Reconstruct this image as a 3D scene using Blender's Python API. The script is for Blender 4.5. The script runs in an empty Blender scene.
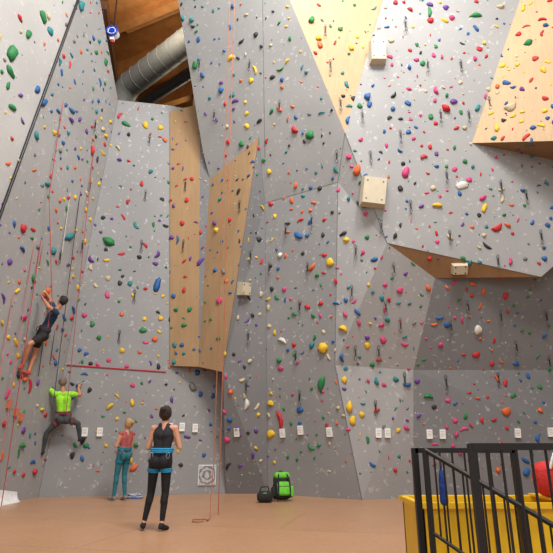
import bpy, math, random
import numpy as np
from mathutils import Vector, Matrix
from mathutils.geometry import tessellate_polygon, intersect_ray_tri
random.seed(11)
rnd=random.random
F=518.0; PITCH=math.atan(165.5/518)
CAM=Vector((0,0,1.2)); sp,cp=math.sin(PITCH),math.cos(PITCH)
def ray(u,v):
    x=(u-276.5)/F; y=-(v-276.5)/F
    return Vector((x,cp-y*sp,sp+y*cp))
def P(u,v,Y):
    r=ray(u,v); return CAM+r*(Y/r.y)
def FL(u,v):
    r=ray(u,v); return CAM+r*(-1.2/r.z)
def plane(a,b,c):
    n=(b-a).cross(c-a).normalized(); return (a.copy(),n)
def on(pl,u,v):
    r=ray(u,v); return CAM+r*((pl[0]-CAM).dot(pl[1])/r.dot(pl[1]))

# ------------------------------------------------------------ materials
def s2l(c): return tuple(((x/255)/12.92 if x/255<=0.04045 else ((x/255+0.055)/1.055)**2.4) for x in c)+(1,)
def mat(name,col,rough=0.6,metal=0.0,var=0.08,scale=8,bump=0.0,bscale=40,spec=0.5):
    m=bpy.data.materials.new(name); m.use_nodes=True; nt=m.node_tree; N=nt.nodes; L=nt.links
    b=N['Principled BSDF']; b.inputs['Roughness'].default_value=rough; b.inputs['Metallic'].default_value=metal
    b.inputs['Specular IOR Level'].default_value=spec
    c=s2l(col); tc=N.new('ShaderNodeTexCoord'); no=N.new('ShaderNodeTexNoise'); no.inputs['Scale'].default_value=scale
    L.new(tc.outputs['Object'],no.inputs['Vector'])
    cr=N.new('ShaderNodeValToRGB'); cr.color_ramp.elements[0].position=0.3; cr.color_ramp.elements[1].position=0.7
    cr.color_ramp.elements[0].color=tuple(x*(1-var) for x in c[:3])+(1,); cr.color_ramp.elements[1].color=tuple(min(1,x*(1+var)) for x in c[:3])+(1,)
    L.new(no.outputs['Fac'],cr.inputs['Fac']); L.new(cr.outputs['Color'],b.inputs['Base Color'])
    if bump>0:
        n2=N.new('ShaderNodeTexNoise'); n2.inputs['Scale'].default_value=bscale; L.new(tc.outputs['Object'],n2.inputs['Vector'])
        bp=N.new('ShaderNodeBump'); bp.inputs['Strength'].default_value=bump; bp.inputs['Distance'].default_value=0.02
        L.new(n2.outputs['Fac'],bp.inputs['Height']); L.new(bp.outputs['Normal'],b.inputs['Normal'])
    return m
def wallmat(name,col,fleck=(205,206,204),amt=1.0,wood=False):
    m=mat(name,col,0.62,0,0.07,0.6,0.12,25,spec=0.3); nt=m.node_tree; N=nt.nodes; L=nt.links; b=N['Principled BSDF']
    base=b.inputs['Base Color'].links[0].from_socket
    tc=N.new('ShaderNodeTexCoord')
    dn=N.new('ShaderNodeTexNoise'); dn.inputs['Scale'].default_value=9; dn.inputs['Detail'].default_value=3
    L.new(tc.outputs['Object'],dn.inputs['Vector'])
    mx=N.new('ShaderNodeVectorMath'); mx.operation='MULTIPLY_ADD'; mx.inputs[1].default_value=(0.28,0.28,0.28)
    L.new(dn.outputs['Color'],mx.inputs[0]); L.new(tc.outputs['Object'],mx.inputs[2])
    def spots(scale,th,soft,color,prev,f=1.0):
        vo=N.new('ShaderNodeTexVoronoi'); vo.inputs['Scale'].default_value=scale; L.new(mx.outputs[0],vo.inputs['Vector'])
        mr=N.new('ShaderNodeMapRange'); mr.inputs['From Min'].default_value=th; mr.inputs['From Max'].default_value=th-soft
        mr.inputs['To Max'].default_value=f
        L.new(vo.outputs['Distance'],mr.inputs['Value'])
        mi=N.new('ShaderNodeMix'); mi.data_type='RGBA'; L.new(mr.outputs[0],mi.inputs[0]); L.new(prev,mi.inputs[6]); mi.inputs[7].default_value=s2l(color)
        return mi.outputs[2]
    o=base
    if wood:
        w=N.new('ShaderNodeTexNoise'); w.inputs['Scale'].default_value=5; w.inputs['Detail'].default_value=5
        mp=N.new('ShaderNodeMapping'); mp.inputs['Scale'].default_value=(3,3,0.3); L.new(tc.outputs['Object'],mp.inputs[0]); L.new(mp.outputs[0],w.inputs['Vector'])
        mr0=N.new('ShaderNodeMapRange'); mr0.inputs['To Min'].default_value=.84; mr0.inputs['To Max'].default_value=1.12; L.new(w.outputs['Fac'],mr0.inputs['Value'])
        mi=N.new('ShaderNodeMix'); mi.data_type='RGBA'; mi.blend_type='MULTIPLY'; mi.inputs[0].default_value=1
        L.new(o,mi.inputs[6]); L.new(mr0.outputs[0],mi.inputs[7]); o=mi.outputs[2]
        o=spots(5,0.09,0.03,(110,90,66),o,0.6)
    else:
        o=spots(5.5,0.22,0.10,fleck,o,0.40*amt)
        o=spots(3.6,0.12,0.06,(212,212,209),o,0.55*amt)
        o=spots(7.0,0.10,0.04,(105,106,106),o,0.35)
    L.new(o,b.inputs['Base Color']); return m
GREY=wallmat('painted_grey_panel',(151,152,152)); GREYL=wallmat('painted_light_grey_panel',(174,175,174)); GREYD=wallmat('painted_dark_grey_panel',(138,139,140)); GREYX=wallmat('shaded_grey_panel',(118,119,121),amt=.8)  # darkest grey copy puts shading of turned and recessed facets into the colour
WOOD=wallmat('birch_plywood_panel',(178,152,118),wood=True); WOODM=wallmat('shaded_plywood_panel',(160,132,98),wood=True); WOODD=wallmat('plywood_soffit',(140,108,76),wood=True)  # wedge and soffit tones are plywood darkened to carry shade in its colour
def M(n,c,**k): return mat(n,c,**k)
BLACK=M('black_paint',(22,22,24),rough=0.4); WHITE=M('white_paper',(232,232,228)); 

# ------------------------------------------------------------ mesh builder
def frame(d):
    d=d.normalized(); a=Vector((0,0,1)) if abs(d.z)<0.9 else Vector((1,0,0))
    x=d.cross(a).normalized(); return x,d.cross(x).normalized()
class MB:
    def __init__(s): s.v=[];s.f=[];s.m=[];s.sm=[]
    def add(s,vs,fs,m=0,smooth=True):
        o=len(s.v); s.v+=[tuple(v) for v in vs]; s.f+=[tuple(i+o for i in f) for f in fs]; s.m+=[m]*len(fs); s.sm+=[smooth]*len(fs)
    def box(s,c,size,m=0,R=None,taper=1.0,bev=0.0):
        R=R or Matrix.Identity(3); c=Vector(c); hx,hy,hz=[q/2 for q in size]; b=min(bev,hx*.9,hy*.9,hz*.9)
        if b<=0:
            vs=[]
            for z in(-1,1):
                k=taper if z>0 else 1
                for x,y in((-1,-1),(1,-1),(1,1),(-1,1)): vs.append(c+R@Vector((x*hx*k,y*hy*k,z*hz)))
            s.add(vs,[(3,2,1,0),(4,5,6,7),(0,1,5,4),(1,2,6,5),(2,3,7,6),(3,0,4,7)],m,False)
        else:
            vs=[];n=16;rg=12
            for i in range(rg+1):
                th=math.pi*i/rg
                for j in range(n):
                    ph=2*math.pi*(j+.5)/n; d=Vector((math.sin(th)*math.cos(ph),math.sin(th)*math.sin(ph),math.cos(th)))
                    q=Vector((math.copysign(hx-b,d.x)*min(1,abs(d.x)*4),math.copysign(hy-b,d.y)*min(1,abs(d.y)*4),math.copysign(hz-b,d.z)*min(1,abs(d.z)*4)))+d*b
                    vs.append(c+R@q)
            fs=[]
            for i in range(rg):
                for j in range(n): fs.append((i*n+j,(i+1)*n+j,(i+1)*n+(j+1)%n,i*n+(j+1)%n))
            s.add(vs,fs,m,True)
    def cone(s,p0,r0,p1,r1,m=0,seg=12,caps=True):
        p0=Vector(p0);p1=Vector(p1); x,y=frame(p1-p0); vs=[]
        for p,r in((p0,r0),(p1,r1)):
            for i in range(seg):
                a=2*math.pi*i/seg; vs.append(p+(x*math.cos(a)+y*math.sin(a))*r)
        s.add(vs,[(i,(i+1)%seg,seg+(i+1)%seg,seg+i) for i in range(seg)],m,True)
        if caps: s.add(vs[:seg],[tuple(range(seg-1,-1,-1))],m,False); s.add(vs[seg:],[tuple(range(seg))],m,False)
    def caps(s,p0,r0,p1,r1,m=0,seg=12,rg=4):
        p0=Vector(p0);p1=Vector(p1); d=p1-p0
        if d.length<1e-5: d=Vector((0,0,1e-4)); p1=p0+d
        d.normalize(); x,y=frame(d); vs=[p0-d*r0]; rings=[]
        for k in range(1,rg+1):
            a=math.pi/2*k/rg; rings.append((p0-d*r0*math.cos(a),r0*math.sin(a)))
        for k in range(rg,0,-1):
            a=math.pi/2*k/rg; rings.append((p1+d*r1*math.cos(a),r1*math.sin(a)))
        for c,r in rings:
            for i in range(seg):
                a=2*math.pi*i/seg; vs.append(c+(x*math.cos(a)+y*math.sin(a))*r)
        vs.append(p1+d*r1); n=len(rings); fs=[]
        for i in range(seg):
            fs.append((0,1+(i+1)%seg,1+i)); e=1+(n-1)*seg; fs.append((len(vs)-1,e+i,e+(i+1)%seg))
        for k in range(n-1):
            a=1+k*seg;b=a+seg
            for i in range(seg): fs.append((a+i,a+(i+1)%seg,b+(i+1)%seg,b+i))
        s.add(vs,fs,m,True)
    def path(s,pts,r,m=0,seg=6,closed=False):
        pts=[Vector(p) for p in pts]; n=len(pts); vs=[]; px=None
        for i,p in enumerate(pts):
            if closed: d=pts[(i+1)%n]-pts[i-1]
            else: d=pts[min(i+1,n-1)]-pts[max(i-1,0)]
            d.normalize()
            if px is None: px,_=frame(d)
            px=(px-d*px.dot(d)).normalized(); py=d.cross(px)
            for k in range(seg):
                a=2*math.pi*k/seg; vs.append(p+(px*math.cos(a)+py*math.sin(a))*r)
        fs=[]
        for i in range(n if closed else n-1):
            a=i*seg;b=((i+1)%n)*seg
            for k in range(seg): fs.append((a+k,a+(k+1)%seg,b+(k+1)%seg,b+k))
        s.add(vs,fs,m,True)
    def ring(s,c,ax,ay,rx,ry,r,m=0,n=28,seg=8):
        s.path([c+ax*(rx*math.cos(2*math.pi*i/n))+ay*(ry*math.sin(2*math.pi*i/n)) for i in range(n)],r,m,seg,True)
    def build(s,name,mats):
        me=bpy.data.meshes.new(name); me.from_pydata(s.v,[],s.f)
        for q in mats: me.materials.append(q)
        me.polygons.foreach_set('material_index',s.m); me.polygons.foreach_set('use_smooth',s.sm); me.update()
        o=bpy.data.objects.new(name,me); bpy.context.scene.collection.objects.link(o); return o

# ------------------------------------------------------------ climbing wall geometry (metres, camera at origin)
FACETS=[]
def facet(obj,pts,m,dens=1.0,seg=None):
    FACETS.append((obj,[p.copy() for p in pts],m,dens))
P1=FL(38,497.5); P2=FL(245,493)
BL=plane(P1,P2,P1+Vector((0,0,1)))
E=on(BL,118,100)
LW=plane(P1,E,FL(0,504))
def lw(Y,z):
    a,n=LW; return Vector((a.x-(n.y*(Y-a.y)+n.z*(z-a.z))/n.x,Y,z))
s0=on(LW,77,0); s1=on(LW,0,212)
d=(s0-s1); top=s1+d*1.25; bot=s1-d*0.9
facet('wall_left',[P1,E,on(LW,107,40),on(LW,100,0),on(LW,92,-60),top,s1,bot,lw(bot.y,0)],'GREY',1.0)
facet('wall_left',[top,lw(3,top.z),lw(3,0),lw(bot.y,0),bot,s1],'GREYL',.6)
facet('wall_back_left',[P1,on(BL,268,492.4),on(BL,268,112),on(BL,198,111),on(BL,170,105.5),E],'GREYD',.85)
nb=BL[1]*(1 if BL[1].y<0 else -1)
off=lambda u,v,k: on(BL,u,v)+nb*k
st=[off(170,112,.05),off(199,113,.45),off(197,369,.45),off(170,366,.05)]
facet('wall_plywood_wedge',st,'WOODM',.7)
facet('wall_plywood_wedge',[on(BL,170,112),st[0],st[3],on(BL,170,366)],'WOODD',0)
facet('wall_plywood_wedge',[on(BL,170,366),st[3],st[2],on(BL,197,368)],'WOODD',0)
# centre pillar
c1=FL(268,494); c2=FL(362,500); c3=P(338,182,11.2)
CF=plane(c1,c2,c3); A=on(CF,265,203); K=on(CF,335,365)
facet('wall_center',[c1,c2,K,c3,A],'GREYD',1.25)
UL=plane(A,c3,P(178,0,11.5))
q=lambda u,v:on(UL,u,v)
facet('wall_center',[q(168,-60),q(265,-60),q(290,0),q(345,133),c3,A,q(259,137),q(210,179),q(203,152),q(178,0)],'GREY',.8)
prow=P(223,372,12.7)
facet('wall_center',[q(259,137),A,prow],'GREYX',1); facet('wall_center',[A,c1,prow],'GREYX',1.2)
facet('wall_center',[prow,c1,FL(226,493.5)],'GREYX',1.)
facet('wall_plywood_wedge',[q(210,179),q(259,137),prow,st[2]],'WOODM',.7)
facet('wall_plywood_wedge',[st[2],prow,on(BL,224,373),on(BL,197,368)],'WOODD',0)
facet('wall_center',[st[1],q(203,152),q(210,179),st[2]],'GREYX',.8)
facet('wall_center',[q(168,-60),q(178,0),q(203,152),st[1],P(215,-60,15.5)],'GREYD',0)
V1=q(345,133); tr=P(383,0,10.5)
TW=plane(q(290,0),V1,tr)
facet('wall_center',[q(265,-60),on(TW,400,-60),tr,V1,q(290,0)],'WOOD',.8)
# right side
r1=FL(413,498.4); RFp=plane(c2,c3,r1)
mid=on(RFp,413.5,370)
tip=P(541,277,11.2); UR=plane(V1,tip,P(520,0,10.2)); w=lambda u,v:on(UR,u,v)
G=w(387,243); RU=plane(K,mid,G); H2=on(RU,435,278)
print('G',G,'H2',H2,'tip',tip,'mid',mid,'K',K,'c3',c3)
facet('wall_right',[V1,w(383,0),w(400,-60),w(540,-60),w(520,0),w(472,143),w(660,182),w(640,190),w(600,225),tip,G],'GREY',1.3)
facet('wall_right',[V1,tr,w(383,0)],'GREY',0); facet('wall_right',[tr,on(TW,400,-60),w(400,-60),w(383,0)],'GREY',0)
BXp=w(472,143); b1=P(553,141,w(553,141).y-.9); BX=plane(w(520,0),BXp,b1)
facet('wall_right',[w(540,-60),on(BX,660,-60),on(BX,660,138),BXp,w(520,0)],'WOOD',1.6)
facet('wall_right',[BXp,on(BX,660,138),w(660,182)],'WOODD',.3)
facet('wall_right',[c2,r1,mid],'GREY',1.2);facet('wall_right',[c2,mid,K],'GREY',1.2)
facet('wall_right',[K,mid,H2,G],'GREY',1.4)
for tr_ in ([K,G,c3],[c3,G,V1]): facet('wall_right',tr_,'GREY',1.4)
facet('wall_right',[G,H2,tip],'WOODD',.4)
far=P(660,370,mid.y+.6)
LR=plane(mid,H2,far); lr=lambda u,v:on(LR,u,v)
rf=r1+Vector((7,.3,0))
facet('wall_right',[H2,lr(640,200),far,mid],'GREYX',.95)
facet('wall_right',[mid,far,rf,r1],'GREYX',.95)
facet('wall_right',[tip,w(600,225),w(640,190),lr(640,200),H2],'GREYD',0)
MATS={'GREY':GREY,'GREYL':GREYL,'GREYD':GREYD,'GREYX':GREYX,'WOOD':WOOD,'WOODM':WOODM,'WOODD':WOODD}; mk=list(MATS)
TRIS=[]
for nm in ('wall_left','wall_back_left','wall_center','wall_plywood_wedge','wall_right'):
    mb=MB()
    for o,pts,m,dn in FACETS:
        if o!=nm: continue
        for t in tessellate_polygon([pts]):
            tri=[pts[i] for i in t]; n=(tri[1]-tri[0]).cross(tri[2]-tri[0])
            if n.length<1e-6: continue
            ar=n.length/2; n.normalize()
            if n.dot(CAM-tri[0])<0: n=-n; tri=[tri[0],tri[2],tri[1]]
            mb.add(tri,[(0,1,2)],mk.index(m),False)
            TRIS.append((tri,n,ar,dn,nm,m))
    mb.build(nm,[MATS[k] for k in mk])
def hit(u,v):
    r=ray(u,v); best=None
    for tri,n,ar,dn,nm,m in TRIS:
        h=intersect_ray_tri(tri[0],tri[1],tri[2],r,CAM,True)
        if h is not None:
            t=(h-CAM).length
            if (h-CAM).dot(r)>0 and (best is None or t<best[0]): best=(t,h,n)
    return (best[1],best[2]) if best else None
sm=MB()
def seam(o,a,b,r=.006,m=0): sm.path([a,b],r,m,4)
nl=LW[1]*(1 if LW[1].x>0 else -1)
trim=MB(); trim.path([top+nl*.03,bot+nl*.03],.032,0,8); trim.build('trim_1',[BLACK])
for a,b in ((A,c3),(A,c1),(K,c2),(c3,K),(V1,c3),(q(259,137),A),(V1,G),(q(259,137),prow),(q(265,165),q(262,-60)),(P1,E),(G,tip)):
    seam(sm,a,b,.008)
sm.build('trim_2',[M('panel_joint_grey',(105,105,105))])
tape=MB()
tape.path([on(BL,66.5,365)+nb*.01,on(BL,166,372)+nb*.01],.02,0,6); tape.build('red_height_limit_tape',[M('red_tape',(176,50,64))])

# ------------------------------------------------------------ room shell
fm=M('gym_vinyl_floor',(182,140,106),rough=0.36,var=.05,scale=1.5,spec=.4)
nt=fm.node_tree;N=nt.nodes;L=nt.links;b=N['Principled BSDF'];base=b.inputs['Base Color'].links[0].from_socket
tc=N.new('ShaderNodeTexCoord');mp=N.new('ShaderNodeMapping');mp.inputs['Rotation'].default_value=(0,0,.25);L.new(tc.outputs['Object'],mp.inputs[0])
br=N.new('ShaderNodeTexBrick');br.inputs['Scale'].default_value=1;br.inputs['Brick Width'].default_value=4;br.inputs['Row Height'].default_value=2;br.inputs['Mortar Size'].default_value=.008
br.inputs['Color1'].default_value=(1,1,1,1);br.inputs['Color2'].default_value=(.93,.93,.93,1);br.inputs['Mortar'].default_value=(.55,.5,.45,1)
L.new(mp.outputs[0],br.inputs['Vector'])
sn=N.new('ShaderNodeTexNoise');sn.inputs['Scale'].default_value=14;sn.inputs['Detail'].default_value=6;L.new(tc.outputs['Object'],sn.inputs['Vector'])
mr=N.new('ShaderNodeMapRange');mr.inputs['To Min'].default_value=.72;mr.inputs['To Max'].default_value=1.18;L.new(sn.outputs['Fac'],mr.inputs['Value'])
m1=N.new('ShaderNodeMix');m1.data_type='RGBA';m1.blend_type='MULTIPLY';m1.inputs[0].default_value=1;L.new(base,m1.inputs[6]);L.new(br.outputs['Color'],m1.inputs[7])
m2=N.new('ShaderNodeMix');m2.data_type='RGBA';m2.blend_type='MULTIPLY';m2.inputs[0].default_value=1;L.new(m1.outputs[2],m2.inputs[6]);L.new(mr.outputs[0],m2.inputs[7])
L.new(m2.outputs[2],b.inputs['Base Color'])
fl=MB(); fl.box((0,8,-.1),(22,26,.2),0); fl.build('floor',[fm])
cm=M('ceiling_timber',(172,116,64),rough=.6,var=.2,scale=2)
ce=MB(); ce.box((0,8,15.6),(22,26,.2),0); ce.build('ceiling',[cm])
sh=M('hall_wall_paint',(150,144,134))
a=MB();a.box((0,20.9,7.75),(22,.2,15.5),0);a.build('wall_back',[M('hall_back_dark',(90,68,48))])
a=MB();a.box((-10.9,8,7.75),(.2,26,15.5),0);a.build('wall_hall_left',[sh])
a=MB();a.box((10.9,8,7.75),(.2,26,15.5),0);a.build('wall_hall_right',[sh])
bm=MB()
for k in range(4):
    y0=13.2+k*2.3
    bm.box((-3,y0,15.1),(15,.3,.8),0,Matrix.Rotation(-.45,3,'Z'))
bm.box((-4.4,13.4,14.9),(2.9,2.0,.12),0,Matrix.Rotation(-.45,3,'Z')@Matrix.Rotation(.2,3,'X'))
for k in range(2): bm.box((-6.2+k*3.2,16.5,14.5),(.22,7,.4),1,Matrix.Rotation(.2,3,'Z'))
bm.build('ceiling_timber_beams',[M('glulam',(176,120,68),var=.15,scale=4),M('dark_timber',(94,62,38))])
dm=M('galvanised_duct',(126,129,130),rough=.5,metal=.1); dd=M('galvanised_duct_dark',(86,88,90),rough=.5,metal=.1)  # second duct gets a darker grey metal
def duct(name,a,b,r,mm,elbow=True):
    k=MB(); d=(b-a); n=int(d.length/.45)
    k.cone(a,r,b,r,0,28)
    for i in range(n+1):
        c=a+d*(i/n); x,y=frame(d); k.ring(c,x,y,r,r,.014,0,28,6)
    if elbow:
        pts=[a]; dd_=-d.normalized()
        for i in range(1,6): dd_=(dd_+Vector((0,.05,-.3))).normalized(); pts.append(pts[-1]+dd_*.16)
        k.path(pts,r,0,28); x,y=frame(dd_); k.ring(pts[-1],x,y,r,r,.035,0,28,6)
    k.build(name,[mm])
duct('ventilation_duct',P(131,84,15.3),P(206,27,13.0),.42,dm)
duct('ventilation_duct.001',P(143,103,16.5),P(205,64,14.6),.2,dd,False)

# ------------------------------------------------------------ holds
PAL={'red':(184,34,42),'green':(30,118,64),'blue':(30,88,150),'yellow':(216,178,36),'pink':(198,60,116),'orange':(206,96,46),'black':(38,40,44),
 'white':(204,203,196),'teal':(36,120,126),'purple':(98,56,138),'grey':(108,110,112),'cream':(186,172,140)}
pk=list(PAL); pm=[M('hold_'+k,PAL[k],rough=.65,var=.08,scale=30) for k in pk]
import bmesh
def ico(sub):
    b=bmesh.new(); bmesh.ops.create_icosphere(b,subdivisions=sub,radius=1); vs=[v.co.copy() for v in b.verts]; fs=[tuple(v.index for v in f.verts) for f in b.faces]; b.free(); return vs,fs
IV,IF=ico(2)
def hold(mb,p,n,size,ci,shape=None,ang=None):
    ang=rnd()*6.28 if ang is None else ang
    up=Vector((0,0,1)); x=n.cross(up); x=x.normalized() if x.length>.1 else Vector((1,0,0)); y=n.cross(x)
    ca,sa=math.cos(ang),math.sin(ang); X=x*ca+y*sa; Y=y*ca-x*sa
    shape=shape or random.choice(['blob','blob','long','jug','pinch'])
    ax,ay,az={'blob':(1,.85,.6),'long':(1.5,.6,.5),'jug':(1.25,.75,.8),'pinch':(.7,1.2,.6)}[shape]
    ph=[rnd()*6 for _ in range(4)]; vs=[]
    for v in IV:
        k=1+.16*math.sin(3*v.x+ph[0])+.14*math.sin(4*v.y+ph[1])+.1*math.sin(5*v.z+ph[2])
        lx,ly,lz=v.x*ax*k,v.y*ay*k,v.z*az*k
        if shape=='jug': ly+=.35*lx*lx*.6; lz+=max(0,ly)*.4
        if shape=='long': ly+=.18*lx*lx
        if lz<0: lz*=.25
        vs.append(p+(X*lx+Y*ly+n*lz)*size)
    mb.add(vs,IF,ci,True)
HM=MB(); pts_used={}
def free(p,dm):
    k=(int(p.x//.5),int(p.y//.5),int(p.z//.5))
    for i in(-1,0,1):
        for j in(-1,0,1):
            for l in(-1,0,1):
                for o in pts_used.get((k[0]+i,k[1]+j,k[2]+l),()):
                    if (o-p).length<dm: return False
    pts_used.setdefault(k,[]).append(p); return True
EXPL=[(12,53,9,'green'),(10,72,6,'green'),(43,17,6,'green'),(28,34,5,'green'),(50,31,5,'teal'),(37,90,5,'blue'),(12,107,5,'green'),(8,85,4,'green'),
(330,262,5,'yellow'),(323,347,6,'yellow'),(321,384,7,'green'),(310,135,6,'green'),(126,124,4,'green'),(108,242,6,'green'),(157,285,6,'blue'),(70,237,6,'teal'),
(281,420,6,'red'),(312,345,4,'teal'),(349,407,6,'yellow'),(365,206,4,'green'),(405,172,5,'pink'),(462,185,6,'white'),(498,228,5,'red'),(478,330,6,'white'),
(475,15,5,'green'),(528,43,5,'green'),(143,330,4,'green'),(283,340,4,'white'),(247,405,5,'white'),(300,410,4,'blue'),(344,328,4,'yellow'),(358,170,5,'orange'),
(437,205,4,'yellow'),(484,208,4,'yellow'),(416,60,3,'pink'),(452,18,4,'pink'),(430,12,4,'green'),(400,290,4,'pink'),(385,310,3,'pink'),(383,340,4,'pink'),(404,345,3,'pink'),
(20,18,4,'red'),(300,220,3,'red'),(280,255,3,'white'),(317,275,3,'green'),(294,345,3,'red'),(346,240,4,'yellow'),(344,380,4,'yellow'),(352,420,4,'yellow'),(346,300,3,'blue'),
(540,410,3,'orange'),(434,407,3,'black'),(476,355,4,'red'),(230,58,4,'yellow'),(221,90,4,'blue'),(192,20,3,'teal'),(312,20,4,'green'),(320,45,4,'orange'),(294,130,4,'red'),
(506,83,4,'blue'),(497,128,4,'yellow'),(543,70,4,'yellow'),(533,128,3,'blue'),(92,150,4,'red'),(75,197,3,'yellow'),(60,200,3,'orange'),(33,230,3,'red'),(165,140,3,'orange'),
(187,200,3,'red'),(178,240,3,'blue'),(184,290,3,'red'),(176,310,3,'green'),(215,270,3,'blue'),(230,220,3,'red'),(217,230,3,'yellow'),
(385,285,3,'pink'),(389,300,3,'red'),(381,325,3,'pink'),(379,360,3,'red'),(384,385,3,'pink'),(376,410,3,'red'),(368,440,3,'green'),(372,465,3,'blue'),(395,470,3,'red'),(398,430,3,'yellow')]
for u,v,s,c in EXPL:
    h=hit(u,v)
    if h:
        d=(h[0]-CAM).dot(ray(276.5,276.5)); free(h[0],0.0); hold(HM,h[0],h[1],s*d/F*.88,pk.index(c))
cols=['red','green','blue','yellow','pink','orange','black','black','teal','purple','red','green','cream','purple','grey','blue','blue','teal']
cc={}
def colset(key):
    if key not in cc: cc[key]=[random.choice(cols) for _ in range(5)]
    return cc[key]
for tri,n,ar,dn,nm,m in TRIS:
    if dn<=0: continue
    cnt=int(ar*11*dn+rnd())
    for _ in range(cnt):
        a,b=rnd(),rnd()
        if a+b>1: a,b=1-a,1-b
        p=tri[0]+(tri[1]-tri[0])*a+(tri[2]-tri[0])*b
        if p.z<.5 or not free(p,.17): continue
        hx=(p.y if nm=='wall_left' else p.x)
        c=random.choice(colset((nm,int(hx//1.1),int(p.z//5))))
        if nm=='wall_right' and m=='GREY' and rnd()<.35: c=random.choice(['pink','red','blue','green','pink'])
        if m=='WOOD' and tri[0].x>3 and rnd()<.7: c=random.choice(['yellow','blue','yellow','red'])
        if nm=='wall_left' and rnd()<.4: c=random.choice(['teal','red','yellow','orange','blue'])
        s=random.choice([.026,.03,.036,.042,.048,.054,.062,.072])*(1.0 if rnd()<.94 else 1.5)
        hold(HM,p,n,s,pk.index(c))
for tri,n,ar,dn,nm,m in TRIS:
    if dn<=0: continue
    for _ in range(int(ar*2.5*dn)):
        a,b=rnd(),rnd()
        if a+b>1: a,b=1-a,1-b
        p=tri[0]+(tri[1]-tri[0])*a+(tri[2]-tri[0])*b
        if p.z>.4: hold(HM,p,n,.016,pk.index(random.choice(['white','grey','cream','black','red'])),'blob')

VM=[M('volume_cream',(190,180,156),var=.04),M('volume_dark',(60,58,55))]
def volume(u,v,w,h,dp,rot,col=0):
    p,n=hit(u,v); x=Vector((0,0,1)).cross(n).normalized(); y=n.cross(x)
    R=Matrix((x,y,n)).transposed()@Matrix.Rotation(rot,3,'Z'); k=MB()
    k.box(p+n*dp/2,(w,h,dp),0,R,taper=.86)
    for sx in(-.3,.3):
        for sy in(-.3,.3): k.cone(p+n*dp+R@Vector((sx*w,sy*h,-.005)),.018,p+n*(dp+.006)+R@Vector((sx*w,sy*h,0)),.018,1,8)
    k.build('climbing_volume',VM)
volume(377,54,.40,.60,.22,.0); volume(373,193,.60,.72,.22,-.12); volume(242,289,.3,.34,.2,.1); volume(459,268,.36,.24,.16,.0)

QD=MB()
def draw(p,n):
    p=p+n*.03; t=n*.01+Vector((random.uniform(-.03,.03),0,-1)); t.normalize(); x=t.cross(n).normalized()
    QD.ring(p+t*.05,x,t,.028,.05,.008,1,12,5)
    c=p+t*.17; R=Matrix((x,n,t)).transposed(); QD.box(c,(.03,.015,.17),0,R)
    QD.ring(p+t*.30,x,t,.03,.055,.008,1,12,5)
for u,v in [(337,150),(340,98),(393,262),(381,220),(497,372),(500,310),(497,255),(500,180),(489,97),(449,230),(446,170),(440,110),(427,60),(405,20),(385,300),(378,345),(375,400),
 (404,372),(400,318),(445,375),(450,320),(548,355),(545,310),(540,230),(525,190),(330,60),(325,25),(312,215),(308,262),(300,300),(296,350),(300,390),(286,225),(270,262),(355,345),(352,285),(356,245),
 (362,110),(370,150),(410,200),(400,130),(460,60),(468,110),(150,135),(146,190),(142,240),(135,290),(120,330),(90,180),(82,240),(95,120),(60,250),(186,180),(184,240),(240,200),(250,250),(248,330),(246,380),(200,60),(215,110),(250,60),(280,100),(515,340),(467,300)]:
    h=hit(u,v)
    if h: draw(h[0],h[1])
QD.build('quickdraws',[M('black_webbing',(24,24,28)),M('carabiner_alloy',(110,112,116),rough=.3,metal=.8)])

def card(name,us,w,h,mats,mi=0):
    k=MB()
    for u,v in us:
        r=hit(u,v)
        if not r: continue
        p,n=r; x=Vector((0,0,1)).cross(n).normalized(); y=n.cross(x); R=Matrix((x,y,n)).transposed()
        k.box(p+n*.03,(w,h,.05),0,R)
        for j in range(4): k.box(p+n*.0555+y*(h*(.3-.17*j)),(w*.7,h*.05,.001),1,R)
    return k.build(name,mats)
INK=M('printed_ink',(150,150,150))
card('route_information_cards',[(100,432),(182,427),(195,428),(170,427),(283,433),(301,430),(330,432),(378,433),(387,433),(429,434),(442,434),(517,433),(550,432),(85,432),(237,432)],.13,.2,[WHITE,INK])
card('route_information_cards_orange',[(8,404),(15,412),(20,417)],.11,.16,[M('orange_paper',(205,110,70)),INK])
pm2=mat('ring_poster_print',(205,205,205)); nt=pm2.node_tree;N=nt.nodes;L=nt.links
pp,pn=hit(207,475)
tc=N.new('ShaderNodeTexCoord');mp=N.new('ShaderNodeMapping');mp.inputs['Location'].default_value=tuple(-c*1 for c in pp);L.new(tc.outputs['Object'],mp.inputs[0])
wv=N.new('ShaderNodeTexWave');wv.wave_type='RINGS';wv.rings_direction='SPHERICAL';wv.inputs['Scale'].default_value=3.2;wv.inputs['Distortion'].default_value=4;wv.inputs['Detail Scale'].default_value=5;L.new(mp.outputs[0],wv.inputs['Vector'])
cr=N.new('ShaderNodeValToRGB');cr.color_ramp.elements[0].position=.2;cr.color_ramp.elements[0].color=(.16,.16,.17,1);cr.color_ramp.elements[1].position=.7;cr.color_ramp.elements[1].color=(.45,.45,.45,1)
L.new(wv.outputs['Fac'],cr.inputs['Fac']);L.new(cr.outputs['Color'],N['Principled BSDF'].inputs['Base Color'])
k=MB(); x=Vector((0,0,1)).cross(pn).normalized(); y=pn.cross(x); R=Matrix((x,y,pn)).transposed()
k.box(pp+pn*.03,(.40,.44,.02),0,R); k.box(pp+pn*.015,(.43,.47,.03),1,R); k.build('wall_poster',[pm2,WHITE])

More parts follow.
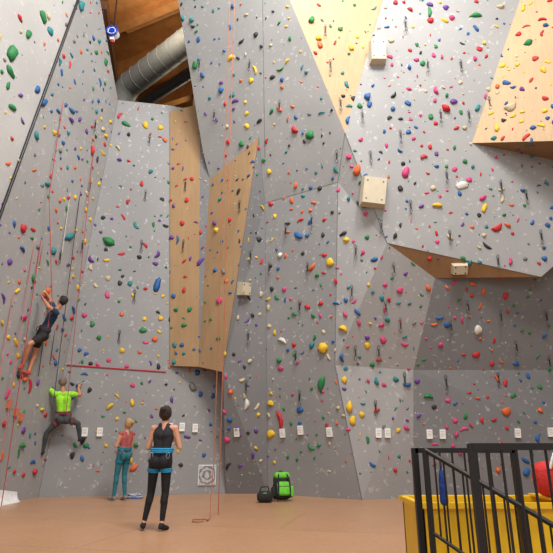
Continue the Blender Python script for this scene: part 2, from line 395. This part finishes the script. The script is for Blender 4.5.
# ------------------------------------------------------------ ropes
def rope(name,pts,r,col):
    k=MB(); k.path(pts,r,0,6); return k.build(name,[M(name+'_sheath',col,var=.25,scale=60,rough=.8)])
def vert(x,y,z0,z1,n=10,sl=0): return [Vector((x+sl*math.sin(math.pi*i/n),y,z0+(z1-z0)*i/n)) for i in range(n+1)]
def coil(c,r,n=3,z=.012):
    return [Vector((c.x+r*(1+.25*math.sin(i*1.7))*math.cos(i*.5),c.y+1.2*r*math.sin(i*.5),z+.004*(i%3))) for i in range(int(n*12.6))]
ty=P(228,150,9.6); gx=ty.x
rope('orange_climbing_rope',vert(gx-.07,9.6,.9,13.2)[::-1]+[Vector((gx-.09,9.5,.3)),Vector((gx-.05,9.2,.03))]+coil(Vector((gx-.2,9.0,0)),.12,1),.009,(160,98,74))
rope('orange_climbing_rope.001',vert(gx+.03,9.65,.02,13.2),.010,(166,98,72))
def lrope(u,v,Y,z0,name,col,z1=13.4,r=.009):
    p=P(u,v,Y); return rope(name,vert(p.x,Y,z0,z1),r,col)

# ------------------------------------------------------------ people
SKIN=M('skin',(206,150,122),rough=.5,var=.04); SKIN2=M('skin_tan',(188,128,98),rough=.5,var=.04)
def cd(pc,p0,r0,p1,r1):
    p0=np.array(p0);d=np.array(p1)-p0; L2=max(d@d,1e-9); t=np.clip(((pc-p0)@d)/L2,0,1)
    return np.linalg.norm(pc-(p0+t[:,None]*d),axis=1)-(r0+(r1-r0)*t)
def person(name,J,mats,sc=1.0,sleeve=0,legcover=1.0,bun=0,female=True,hairr=1.0,harness=True,backskin=False,bare_ankle=False):
    J={k:Vector(v) for k,v in J.items()}; pr=[]
    def c(a,ra,b,rb,l): pr.append((Vector(a),ra*sc,Vector(b),rb*sc,l))
    Rv=(J['shR']-J['shL']).normalized(); Rh=(J['hiR']-J['hiL']).normalized()
    pel=(J['hiL']+J['hiR'])/2; ch=(J['shL']+J['shR'])/2; ax=(ch-pel).normalized()
    fw=ax.cross(Rv); fw=-fw if fw.dot(J['hf'])<-0.2 else fw; fw.normalize()
    T=(ch-pel).length
    wa=pel+ax*T*.42; cb=pel+ax*T*.80
    kw=.92 if female else 1.08
    for s in(-1,1):
        c(pel+ax*.03+Rh*s*.07*sc,.102,pel+ax*T*.22+Rh*s*.065*sc,.098*kw+.004,2)
        c(pel+ax*T*.24+Rh*s*.06*sc,.095,wa+Rv*s*.05*sc,.088*kw,1)
        c(wa+Rv*s*.05*sc,.086*kw,cb+Rv*s*.07*sc,.096*kw,1)
        c(cb+Rv*s*.07*sc,.09*kw,ch-ax*.03+Rv*s*.08*sc,.07,0 if backskin==2 else 1)
        if female: c(cb+Rv*s*.07*sc+fw*.06-ax*.02,.055,cb+Rv*s*.07*sc+fw*.065-ax*.02,.055,1)
        c(pel-fw*.05+Rh*s*.06*sc-ax*.02,.09,pel-fw*.055+Rh*s*.06*sc,.09,2)
        if backskin: c(ch+Rv*s*.055*sc-fw*.01+ax*.03,.045,cb+Rv*s*.05*sc-fw*.03,.075,1)
    c(J['shL'],.052 if female else .062,J['shR'],.052 if female else .062,0 if backskin else 1)
    hc=J['head']; nb_=hc-J['hu']*.09*sc-J['hf']*.02*sc
    c(ch-ax*.0,.062,nb_,.05,0)
    for s in('L','R'):
        sh,el,wr=J['sh'+s],J['el'+s],J['wr'+s]; q_=sh.lerp(el,max(.02,sleeve))
        r0=.047 if female else .056
        if sleeve>0: c(sh,r0+.010,q_,r0+.004,1)
        c(q_ if sleeve>0 else sh,r0-.004*sleeve,el,r0*.78,0)
        c(el,r0*.79,el.lerp(wr,.3),r0*.8,0); c(el.lerp(wr,.3),r0*.8,wr,.026,0)
        hd=J.get('hd'+s,(wr-el).normalized()); pn_=J.get('pn'+s,Rv*(1 if s=='L' else -1)); sd=hd.cross(pn_).normalized(); pn_=sd.cross(hd).normalized()
        for o in(-.024,0,.024): c(wr+hd*.015,.019,wr+hd*.085*sc+sd*o*sc,.014,0)
        hi,kn,an,to=J['hi'+s],J['kn'+s],J['an'+s],J['to'+s]
        if legcover>=1:
            c(hi,.088,kn,.056,2); c(kn,.056,kn.lerp(an,.3)-(to-an).normalized()*.012,.055,2)
            e=kn.lerp(an,.88 if bare_ankle else 1.0); c(kn.lerp(an,.3),.053,e,.038,2)
            if bare_ankle: c(e,.034,an,.033,0)
        else:
            q2=hi.lerp(kn,legcover); c(hi,.095,q2,.082,2); c(q2,.07,kn,.053,0); c(kn,.053,kn.lerp(an,.3)-(to-an).normalized()*.014,.056,0); c(kn.lerp(an,.3),.052,an,.034,0)
        fd=(to-an); fd2=(fd-(kn-an).normalized()*fd.dot((kn-an).normalized())).normalized()
        sole=-(kn-an).normalized()
        heel=an+sole*.045*sc-fd2*.03
        c(an+sole*.01,.037,heel,.034,3); c(heel,.034,an+sole*.05*sc+fd2*.10*sc,.036,3); c(an+sole*.05*sc+fd2*.10*sc,.037,an+sole*.055*sc+fd2*.16*sc,.026,3)
    hf,hu=J['hf'].normalized(),J['hu'].normalized(); hr=hf.cross(hu).normalized(); h=lambda x,y,z:hc+hr*x*sc+hf*y*sc+hu*z*sc
    c(h(0,-.02,.028),.083,h(0,.03,.03),.074,0); c(h(0,.045,-.07),.042,h(0,.0,-.03),.064,0); c(h(0,.06,.0),.045,h(0,.05,-.04),.05,0)
    c(h(0,.098,.005),.009,h(0,.116,-.02),.013,0)
    c(h(0,.09,-.052),.014,h(0,.092,-.054),.014,0)
    for s in(-1,1): c(h(s*.08,-.005,.01),.016,h(s*.078,.0,-.025),.012,0)
    if hairr>0:
        k=hairr
        c(h(0,-.03,.04),.086*k+.004,h(0,.022,.052),.076*k,4); c(h(0,-.05,.0),.074*k,h(0,-.045,-.045),.05*k,4)
        for s in(-1,1): c(h(s*.03,-.03,.0),.066*k,h(s*.03,-.02,.04),.066*k,4)
    if bun: c(h(0,-.10,.085),.045,h(0,-.125,.10),.042,4)
    tmp=MB()
    for p0,r0,p1,r1,l in pr: tmp.caps(p0,r0,p1,r1,0,14,5)
    o=tmp.build('tmp_body',[]); rm=o.modifiers.new('r','REMESH'); rm.mode='VOXEL'; rm.voxel_size=.011
    s_=o.modifiers.new('s','SMOOTH'); s_.factor=.5; s_.iterations=4
    dg=bpy.context.evaluated_depsgraph_get(); ev=o.evaluated_get(dg); me=ev.to_mesh()
    V=np.empty(len(me.vertices)*3); me.vertices.foreach_get('co',V); V=V.reshape(-1,3)
    Fs=[tuple(p.vertices) for p in me.polygons]; pc=np.array([V[list(f)].mean(0) for f in Fs])
    ev.to_mesh_clear(); bpy.data.objects.remove(o)
    D=np.array([cd(pc,*x[:4]) for x in pr]); lab=np.array([x[4] for x in pr])[D.argmin(0)]
    out=MB(); out.v=[tuple(x) for x in V]; out.f=Fs; out.m=[int(x) for x in lab]; out.sm=[True]*len(Fs)
    for s in('L','R'):
        el,wr=J['el'+s],J['wr'+s]; hd=J.get('hd'+s,(wr-el).normalized()).normalized(); pn_=J.get('pn'+s,Rv*(1 if s=='L' else -1)); sd=hd.cross(pn_).normalized(); pn_=sd.cross(hd).normalized()
        curl=J.get('curl',Vector((.7,0,0))).x
        for o,ln in((-.031,.070),(-.011,.080),(.011,.075),(.030,.058)):
            p=wr+hd*.082*sc+sd*o*sc; ang=0; 
            for q_ in range(3):
                ang+=curl*(.45+.35*q_); d=hd*math.cos(ang)+pn_*math.sin(ang); e=p+d*ln*sc*(.42,.33,.25)[q_]; out.caps(p,.0090-.0009*q_,e,.0081-.0009*q_,0,8,3); p=e
        tsd=sd*(-1); p=wr+hd*.03*sc+tsd*.026*sc
        for q_,dv in enumerate((hd*.7+tsd*.7+pn_*.3,hd*.8+tsd*.25+pn_*.5)):
            dv=dv.normalized(); e=p+dv*.036*sc; out.caps(p,.0115-.002*q_,e,.0098-.0015*q_,0,8,3); p=e
    for s in(-1,1):
        out.caps(h(s*.032,.087,.004),.0125*sc,h(s*.032,.088,.004),.0125*sc,8,10,4); out.caps(h(s*.032,.097,.004),.006*sc,h(s*.032,.0975,.004),.006*sc,6,8,3)
        out.caps(h(s*.045,.088,.026),.004,h(s*.02,.097,.028),.005,4,6,2)
    out.caps(h(-.02,.099,-.053),.005,h(.02,.099,-.053),.005,9,6,2)
    if harness:
        zc=pel+ax*.15; fx=fw
        for o_ in(-.022,0,.022): out.ring(zc+ax*o_,Rh,fx,.160*sc*(1 if female else 1.07),.108*sc*(1 if female else 1.07),.014,5,30,8)
        for s in('L','R'):
            hi,kn=J['hi'+s],J['kn'+s]; td=(kn-hi).normalized(); x,y=frame(td)
            for o_ in(.10,.12,.14): out.ring(hi+td*o_,x,y,.085*sc,.085*sc,.009,5,22,6)
            sd=-1 if s=='L' else 1
            out.caps(zc+Rh*sd*.10-fx*.10,.006,hi+td*.11-(fx)*.08,.006,5,6,2)
        for o_ in (-.12,.13,-.15): 
            t0=zc+Rh*o_-fx*.10; out.ring(t0-ax*.07,Rh,ax,.02,.045,.006,7,12,5); out.ring(t0-ax*.13+Rh*.01,Rh,ax,.015,.035,.006,6,12,5)
        ti=zc+fx*.14; out.ring(ti-ax*.06,fx,ax,.02,.06,.008,5,14,6)
    return out.build(name,mats)
DK=M('eye_dark',(20,18,18)); EYEW=M('eye_white',(225,222,216)); LIP=M('lips',(168,88,80)); GEAR=M('gear_metal',(150,152,156),metal=.7,rough=.3)
def cloth(n,c): return M(n,c,rough=.85,bump=.5,bscale=22,var=.12,scale=14)
def loc(origin,fwd):
    f=Vector(fwd).normalized(); r=f.cross(Vector((0,0,1)))
    return lambda x,y,z: Vector((origin.x,origin.y,0))+r*x+f*y+Vector((0,0,z)), r, f
L_,r_,f_=loc(FL(152,531),(.08,1,0))
J=dict(hiL=L_(-.03,.0,.93),hiR=L_(.15,.0,.93),knL=L_(-.07,.06,.50),knR=L_(.15,.03,.50),anL=L_(-.135,.03,.10),anR=L_(.14,-.02,.10),toL=L_(-.22,.2,.05),toR=L_(.2,.16,.05),
 shL=L_(-.07,.0,1.395),shR=L_(.25,.0,1.395),elL=L_(-.15,.02,1.12),elR=L_(.33,.02,1.12),wrL=L_(-.02,.23,1.10),wrR=L_(.22,.24,1.20),
 head=L_(.09,.02,1.60),hf=L_(.1,1,.25)-L_(0,0,0),hu=(L_(0,-.2,1)-L_(0,0,0)).normalized())
person('woman_belaying_in_black_leggings',J,[SKIN,cloth('black_tank_top',(34,35,42)),cloth('black_leggings',(20,21,25)),cloth('black_shoes',(24,24,26)),M('dark_brown_hair',(40,28,22),bump=.6,bscale=90),cloth('blue_harness',(40,140,186)),DK,GEAR,EYEW,LIP],bun=1,backskin=1,bare_ankle=True)
L_,r_,f_=loc(FL(117,500.5),(-.8,.6,0))
J=dict(hiL=L_(-.085,-.10,.92),hiR=L_(.085,-.10,.92),knL=L_(-.09,-.03,.50),knR=L_(.09,-.06,.50),anL=L_(-.11,-.02,.10),anR=L_(.1,-.12,.10),toL=L_(-.13,.15,.05),toR=L_(.13,.06,.05),
 shL=L_(-.165,-.15,1.38),shR=L_(.165,-.15,1.38),elL=L_(-.2,-.08,1.11),elR=L_(.2,-.08,1.11),wrL=L_(-.07,.14,1.12),wrR=L_(.08,.12,1.02),
 head=L_(0,-.17,1.585),hf=L_(0,1,.55)-L_(0,0,0),hu=(L_(0,-.5,1)-L_(0,0,0)).normalized())
person('woman_belaying_in_teal_trousers',J,[SKIN,cloth('coral_teal_top',(166,84,84)),cloth('teal_trousers',(36,104,118)),cloth('grey_shoes',(120,120,118)),M('blond_hair',(176,140,98),bump=.6,bscale=90),cloth('teal_harness',(28,120,140)),DK,GEAR,EYEW,LIP],bun=1,sleeve=.0)
def wp(u,v,k=0): return on(LW,u,v)+nl*k
Yc=11.3
def Q(u,v,Y): return P(u,v,Y)
J=dict(hiL=Q(43,336,Yc-.12),hiR=Q(40.5,334,Yc+.06),knL=Q(29.5,344,Yc-.30),knR=Q(35.0,353,Yc+.12),anL=Q(23,364,Yc-.15),anR=Q(29,371,Yc+.05),toL=wp(17,371,.03),toR=wp(22,377,.03),
 shL=Q(56.5,313,Yc-.22),shR=Q(54,309,Yc+.16),elL=Q(49,307,Yc-.40),elR=Q(50.5,300,Yc+.28),wrL=Q(43.5,299,Yc-.18),wrR=Q(46,293,Yc+.14),
 head=Q(62.5,301,Yc-.02),hf=Vector((-.8,.35,.45)),hu=Vector((.45,0,.9)).normalized())
J['hdL']=Vector((-.55,0,.8));J['hdR']=Vector((-.55,0,.8));J['pnL']=Vector((-1,0,-.2));J['pnR']=Vector((-1,0,-.2))
person('climber_in_navy_shirt',J,[SKIN2,cloth('navy_tshirt',(24,52,78)),cloth('black_shorts',(30,32,36)),cloth('red_climbing_shoes',(180,70,50)),M('black_hair',(30,24,22),bump=.6,bscale=90),cloth('black_harness',(60,50,50)),DK,GEAR,EYEW,LIP],female=False,sleeve=.55,legcover=.6,hairr=1.0)
def bp_(u,v,k): return on(BL,u,v)+nb*k
J=dict(hiL=bp_(62,420,.36),hiR=bp_(70,420,.36),knL=bp_(49,433,.30),knR=bp_(80,424,.34),anL=bp_(44.5,451,.2),anR=bp_(81,438,.24),toL=bp_(43,456,.05),toR=bp_(86,443,.05),
 shL=bp_(57.5,395.5,.42),shR=bp_(74.5,395.5,.42),elL=bp_(50,388,.30),elR=bp_(81,396,.26),wrL=bp_(50,378,.14),wrR=bp_(79,388,.12),
 head=bp_(65.5,384,.40),hf=Vector((-.1,1,.35)),hu=Vector((0,-.3,1)).normalized(),hdL=Vector((0,.5,.85)),hdR=Vector((0,.5,.85)),pnL=Vector((0,1,-.2)),pnR=Vector((0,1,-.2)))
person('climber_in_lime_shirt',J,[SKIN2,cloth('lime_tshirt',(150,225,50)),cloth('charcoal_trousers',(60,66,66)),cloth('dark_climbing_shoes',(34,34,36)),M('short_grey_hair',(120,104,90),bump=.6,bscale=90),cloth('blue_red_harness',(120,60,70)),DK,GEAR,EYEW,LIP],female=False,sleeve=.45,hairr=.96)
for p,n,c in ((wp(43,297),nl,'red'),(wp(47,291),nl,'orange'),(wp(18,375),nl,'black'),(wp(25,379),nl,'orange')): hold(HM,p,n,.07,pk.index(c),'jug')
for u,v,c in ((50,375,'yellow'),(79,385,'blue'),(43,459,'red'),(86,446,'green')): hold(HM,on(BL,u,v),nb,.06,pk.index(c),'jug')
HM.build('climbing_holds',pm)
rope('red_climbing_rope',[Q(47,333,Yc-.1),Q(52,300,Yc-.35)]+[Vector((P(78,0,10.6).x,10.6,z)) for z in(6.5,9,12,13.4)],.009,(176,70,70))
lrope(12,300,10.4,.02,'pink_climbing_rope',(190,120,116)); lrope(40,200,11.2,4.2,'pink_climbing_rope.001',(186,110,106)); lrope(26,340,10.9,.02,'red_climbing_rope.001',(170,64,62))
lrope(92,100,12.0,1.9,'dark_climbing_rope',(60,48,60)); lrope(60,220,11.7,2.6,'black_climbing_rope',(50,48,56))
lrope(33,250,10.7,1.0,'pink_climbing_rope.002',(180,112,110)); lrope(72,200,12.1,3.0,'dark_climbing_rope.001',(70,64,72)); lrope(52,180,11.0,5.0,'red_climbing_rope.002',(168,74,72)); lrope(88,60,11.6,5.5,'white_climbing_rope',(190,186,180))
rope('red_climbing_rope.003',[Q(66,412,12.3),Q(68,395,12.2),Vector((P(100,100,12.2).x,12.2,8)),Vector((P(100,100,12.2).x,12.2,11.5))],.009,(170,80,90))
k=MB(); c0=P(113,33,12.0); k.cone(c0+Vector((0,-.1,0)),.16,c0+Vector((0,.1,0)),.16,0,24); k.ring(c0+Vector((0,-.1,0)),Vector((1,0,0)),Vector((0,0,1)),.15,.15,.03,1,24,8)
k.cone(c0+Vector((0,-.13,0)),.07,c0+Vector((0,-.1,0)),.09,1,16); k.box(c0+Vector((0,0,-.2)),(.1,.12,.14),0); k.box(c0+Vector((0,0,.22)),(.06,.05,.2),2); k.path([c0+Vector((0,0,.3)),Vector((c0.x,c0.y,15.5))],.02,2)
k.cone(c0+Vector((0,0,-.26)),.03,c0+Vector((0,0,-.34)),.045,3,12)
k.build('auto_belay_device',[M('autobelay_white',(222,224,228),rough=.35),M('autobelay_blue',(24,60,170),rough=.35),DK,M('autobelay_red',(190,40,40))])

# ------------------------------------------------------------ backpack
def backpack(name,pos,yaw,mats):
    k=MB(); R=Matrix.Rotation(yaw,3,'Z')@Matrix.Rotation(-.3,3,'X'); c=Vector((pos.x,pos.y,.275))
    o=lambda x,y,z:c+R@Vector((x,y,z))
    k.box(c,(.36,.24,.50),0,R,bev=.09); k.box(o(0,-.13,-.06),(.28,.12,.28),1,R,bev=.05); k.box(o(0,-.02,.22),(.34,.25,.14),1,R,bev=.06)
    k.box(o(-.2,0,-.1),(.08,.16,.22),0,R,bev=.035); k.box(o(.2,0,-.1),(.08,.16,.22),1,R,bev=.035)
    k.ring(o(0,.02,.30),R@Vector((1,0,0)),R@Vector((0,0,1)),.05,.04,.012,0,14,6)
    for s in(-1,1):
        k.path([o(s*.09,-.13,.24),o(s*.12,-.20,.1),o(s*.13,-.2,-.08),o(s*.12,-.14,-.22)],.016,0,6)
        k.path([o(s*.1,.13,.2),o(s*.14,.2,.05),o(s*.14,.17,-.2)],.022,0,6)
    k.path([o(-.12,-.195,-.02),o(.12,-.195,-.02)],.008,2,5)
    k.build(name,mats)
GB=[cloth('black_nylon',(26,28,28)),cloth('green_nylon',(96,190,50)),GEAR]
pb=FL(282,501); backpack('green_backpack',Vector((pb.x,pb.y,0)),.25,GB)
k=MB(); pd=FL(265,502.5); k.box((pd.x,pd.y,.11),(.34,.26,.22),0,bev=.09); k.path([(pd.x-.12,pd.y,.18),(pd.x-.08,pd.y-.02,.3),(pd.x+.06,pd.y-.02,.31),(pd.x+.1,pd.y,.18)],.014,0,6); k.ring(Vector((pd.x,pd.y-.1,.14)),Vector((1,0,0)),Vector((0,0,1)),.06,.05,.012,1,16,6)
k.build('black_gear_bag',GB)
k=MB(); pr_=FL(134,498.5)
for j in range(4):
    k.path([Vector((pr_.x+(.18-.02*j)*math.cos(a*.5+j)*(1+.15*math.sin(a*1.3)),pr_.y+.14*math.sin(a*.5+j),.02+.022*j+.01*math.sin(a))) for a in range(14)],.014,j%2,6)
k.build('coiled_rope',[M('blue_rope',(50,96,160),var=.4,scale=80),M('white_blue_rope',(180,190,205),var=.3,scale=80)])
k=MB(); vs=[];n=10
A0=lw(11.9,0);A1=lw(9.2,0)
for i in range(2):
    bse=(A0,A1)[i]; w_=(.12,.5)[i]; h_=(.18,.6)[i]
    for j in range(n+1):
        t=j/n*math.pi/2; vs.append(bse+nl*(.03+w_*(1-math.cos(t)))+Vector((0,0,.012+h_*(1-math.sin(t)))))
k.add(vs,[(j,j+1,n+2+j,n+1+j) for j in range(n)],0,True); k.build('white_vinyl_skirting_sheet',[M('white_vinyl',(225,226,226))])

# ------------------------------------------------------------ railing, bin, bag
ST=M('black_steel',(20,20,22),rough=.45)
k=MB(); Y0=4.7; x0=P(414.5,450,Y0).x
def bar(k,x,y,z0,z1,w=.014): k.box((x,y,(z0+z1)/2),(w,w,z1-z0),0)
zt=P(414,448,Y0).z
k.box((x0,Y0,zt/2),(.05,.05,zt),0)
xe=x0+.85
k.box(((x0+xe)/2,Y0,zt-.02),(xe-x0,.05,.04),0); k.box(((x0+xe)/2,Y0,.12),(xe-x0,.03,.03),0); k.box((xe,Y0,zt/2),(.05,.05,zt),0)
for i in range(1,8): bar(k,x0+i*.106,Y0,.12,zt-.03)
k.build('steel_railing',[ST])
k=MB(); Y1=3.7; xa=P(471,445,Y1).x; xb=xa+1.5; z1=P(471,443.5,Y1).z
k.box((xa,Y1,z1/2),(.045,.045,z1),0); k.box((xb,Y1,z1/2),(.045,.045,z1),0); k.box(((xa+xb)/2,Y1,z1-.02),(xb-xa,.05,.045),0); k.box(((xa+xb)/2,Y1,.12),(xb-xa,.03,.03),0)
for i in range(1,15): bar(k,xa+i*.1,Y1,.12,z1-.03)
k.build('steel_railing.001',[ST])
k=MB(); a=P(425,450,4.55); b=P(575,538,3.95)
d=b-a; k.path([a,b],.02,0,8); off_=Vector((0,0,-.62)); k.path([a+off_,b+off_],.015,0,8)
for i in range(0,15):
    p=a+d*(i/14.0); k.path([p,p+off_],.008,0,6)
k.box((a.x,a.y,(a.z)/2),(.04,.04,a.z),0); k.box((b.x,b.y,b.z/2),(.04,.04,b.z),0)
k.build('stair_handrail',[ST])
YM=M('yellow_plastic',(230,190,32),rough=.4,var=.04)
k=MB(); xl=P(405,503,5.9).x; zb=P(405,503,5.3).z; W=2.3; D=.7; cy=5.3+D/2
k.box((xl+W/2,5.3+.02,zb/2),(W,.04,zb),0); k.box((xl+W/2,5.3+D-.02,zb/2),(W,.04,zb),0); k.box((xl+.02,cy,zb/2),(.04,D,zb),0); k.box((xl+W-.02,cy,zb/2),(.04,D,zb),0); k.box((xl+W/2,cy,.03),(W,D,.06),0)
for yy in(5.28,5.3+D+.0): k.box((xl+W/2,yy,zb-.02),(W+.08,.05,.05),0)
for xx in(xl-.01,xl+W+.01): k.box((xx,cy,zb-.02),(.05,D+.06,.05),0)
for i in range(5): k.box((xl+.25+i*.45,5.29,zb/2-.03),(.05,.03,zb-.12),0)
k.box((xl+W*.8,cy,zb+.012),(W*.42,D+.04,.024),0)
k.build('yellow_storage_bin',[YM])
k=MB(); pc_=P(548,480,5.6); zc=zb+.024+.17
k.box((pc_.x+.12,5.6,zc),(.52,.28,.34),0,bev=.13); k.path([(pc_.x-.02,5.48,zc+.1),(pc_.x+.02,5.45,zc+.24),(pc_.x+.2,5.45,zc+.24),(pc_.x+.24,5.48,zc+.1)],.014,1,6); k.box((pc_.x+.1,5.455,zc-.02),(.2,.02,.1),1,bev=.02)
k.build('red_duffel_bag',[cloth('red_nylon',(190,44,44)),cloth('white_strap',(220,220,220))])
k=MB(); pb2=P(443,487,4.62)
k.caps(pb2+Vector((0,0,-.11)),.034,pb2+Vector((0,0,.06)),.03,0,14,5); k.cone(pb2+Vector((0,0,.07)),.03,pb2+Vector((0,0,.13)),.018,0,12); k.path([pb2+Vector((0,0,.12)),pb2+Vector((.0,.03,.25)),Vector((pb2.x,Y0,zt-.01))],.005,1,5)
k.build('blue_drawstring_pouch',[cloth('blue_fabric',(30,70,150)),DK])

# ------------------------------------------------------------ lights / camera
def area(name,loc_,tgt,size,en,col=(1,1,1)):
    l=bpy.data.lights.new(name,'AREA'); l.shape='RECTANGLE'; l.size=size[0]; l.size_y=size[1]; l.energy=en; l.color=col
    o=bpy.data.objects.new(name,l); o.location=loc_; o.rotation_euler=(Vector(tgt)-Vector(loc_)).to_track_quat('-Z','Y').to_euler(); bpy.context.scene.collection.objects.link(o)
WC=(1,.98,.95)
area('ceiling_lamp',(3.5,2.5,14.6),(-5,11,5),(3,2),1350,WC); area('ceiling_lamp.001',(0,3,14.8),(5,11,5),(3,2),650,WC)
area('ceiling_lamp.002',(0,6.8,15),(0,9,0),(4,2),480,WC); area('frontal_fill',(1,-3,9),(0,10,5),(8,5),420,(1,.98,.96))  # large lamp behind the camera is an added frontal fill
area('ceiling_fill',(-3.6,12.3,13.2),(-4,15,15.3),(1,1),60,(1,.85,.62)); area('ceiling_fill.001',(-2.5,18.5,13),(-4,15,15.3),(2,1),60,(1,.85,.62))  # unseen warm lamps added to brighten the timber around the duct
w_=bpy.data.worlds.new('World'); bpy.context.scene.world=w_; w_.use_nodes=True; w_.node_tree.nodes['Background'].inputs[0].default_value=(1,.99,.98,1); w_.node_tree.nodes['Background'].inputs[1].default_value=.7
cam=bpy.data.cameras.new('camera'); co=bpy.data.objects.new('camera',cam); bpy.context.scene.collection.objects.link(co)
co.location=CAM; co.rotation_euler=(math.pi/2+PITCH,0,0); cam.sensor_width=36; cam.lens=36*F/553; cam.clip_end=100
bpy.context.scene.camera=co
bpy.context.scene.view_settings.view_transform='Standard'
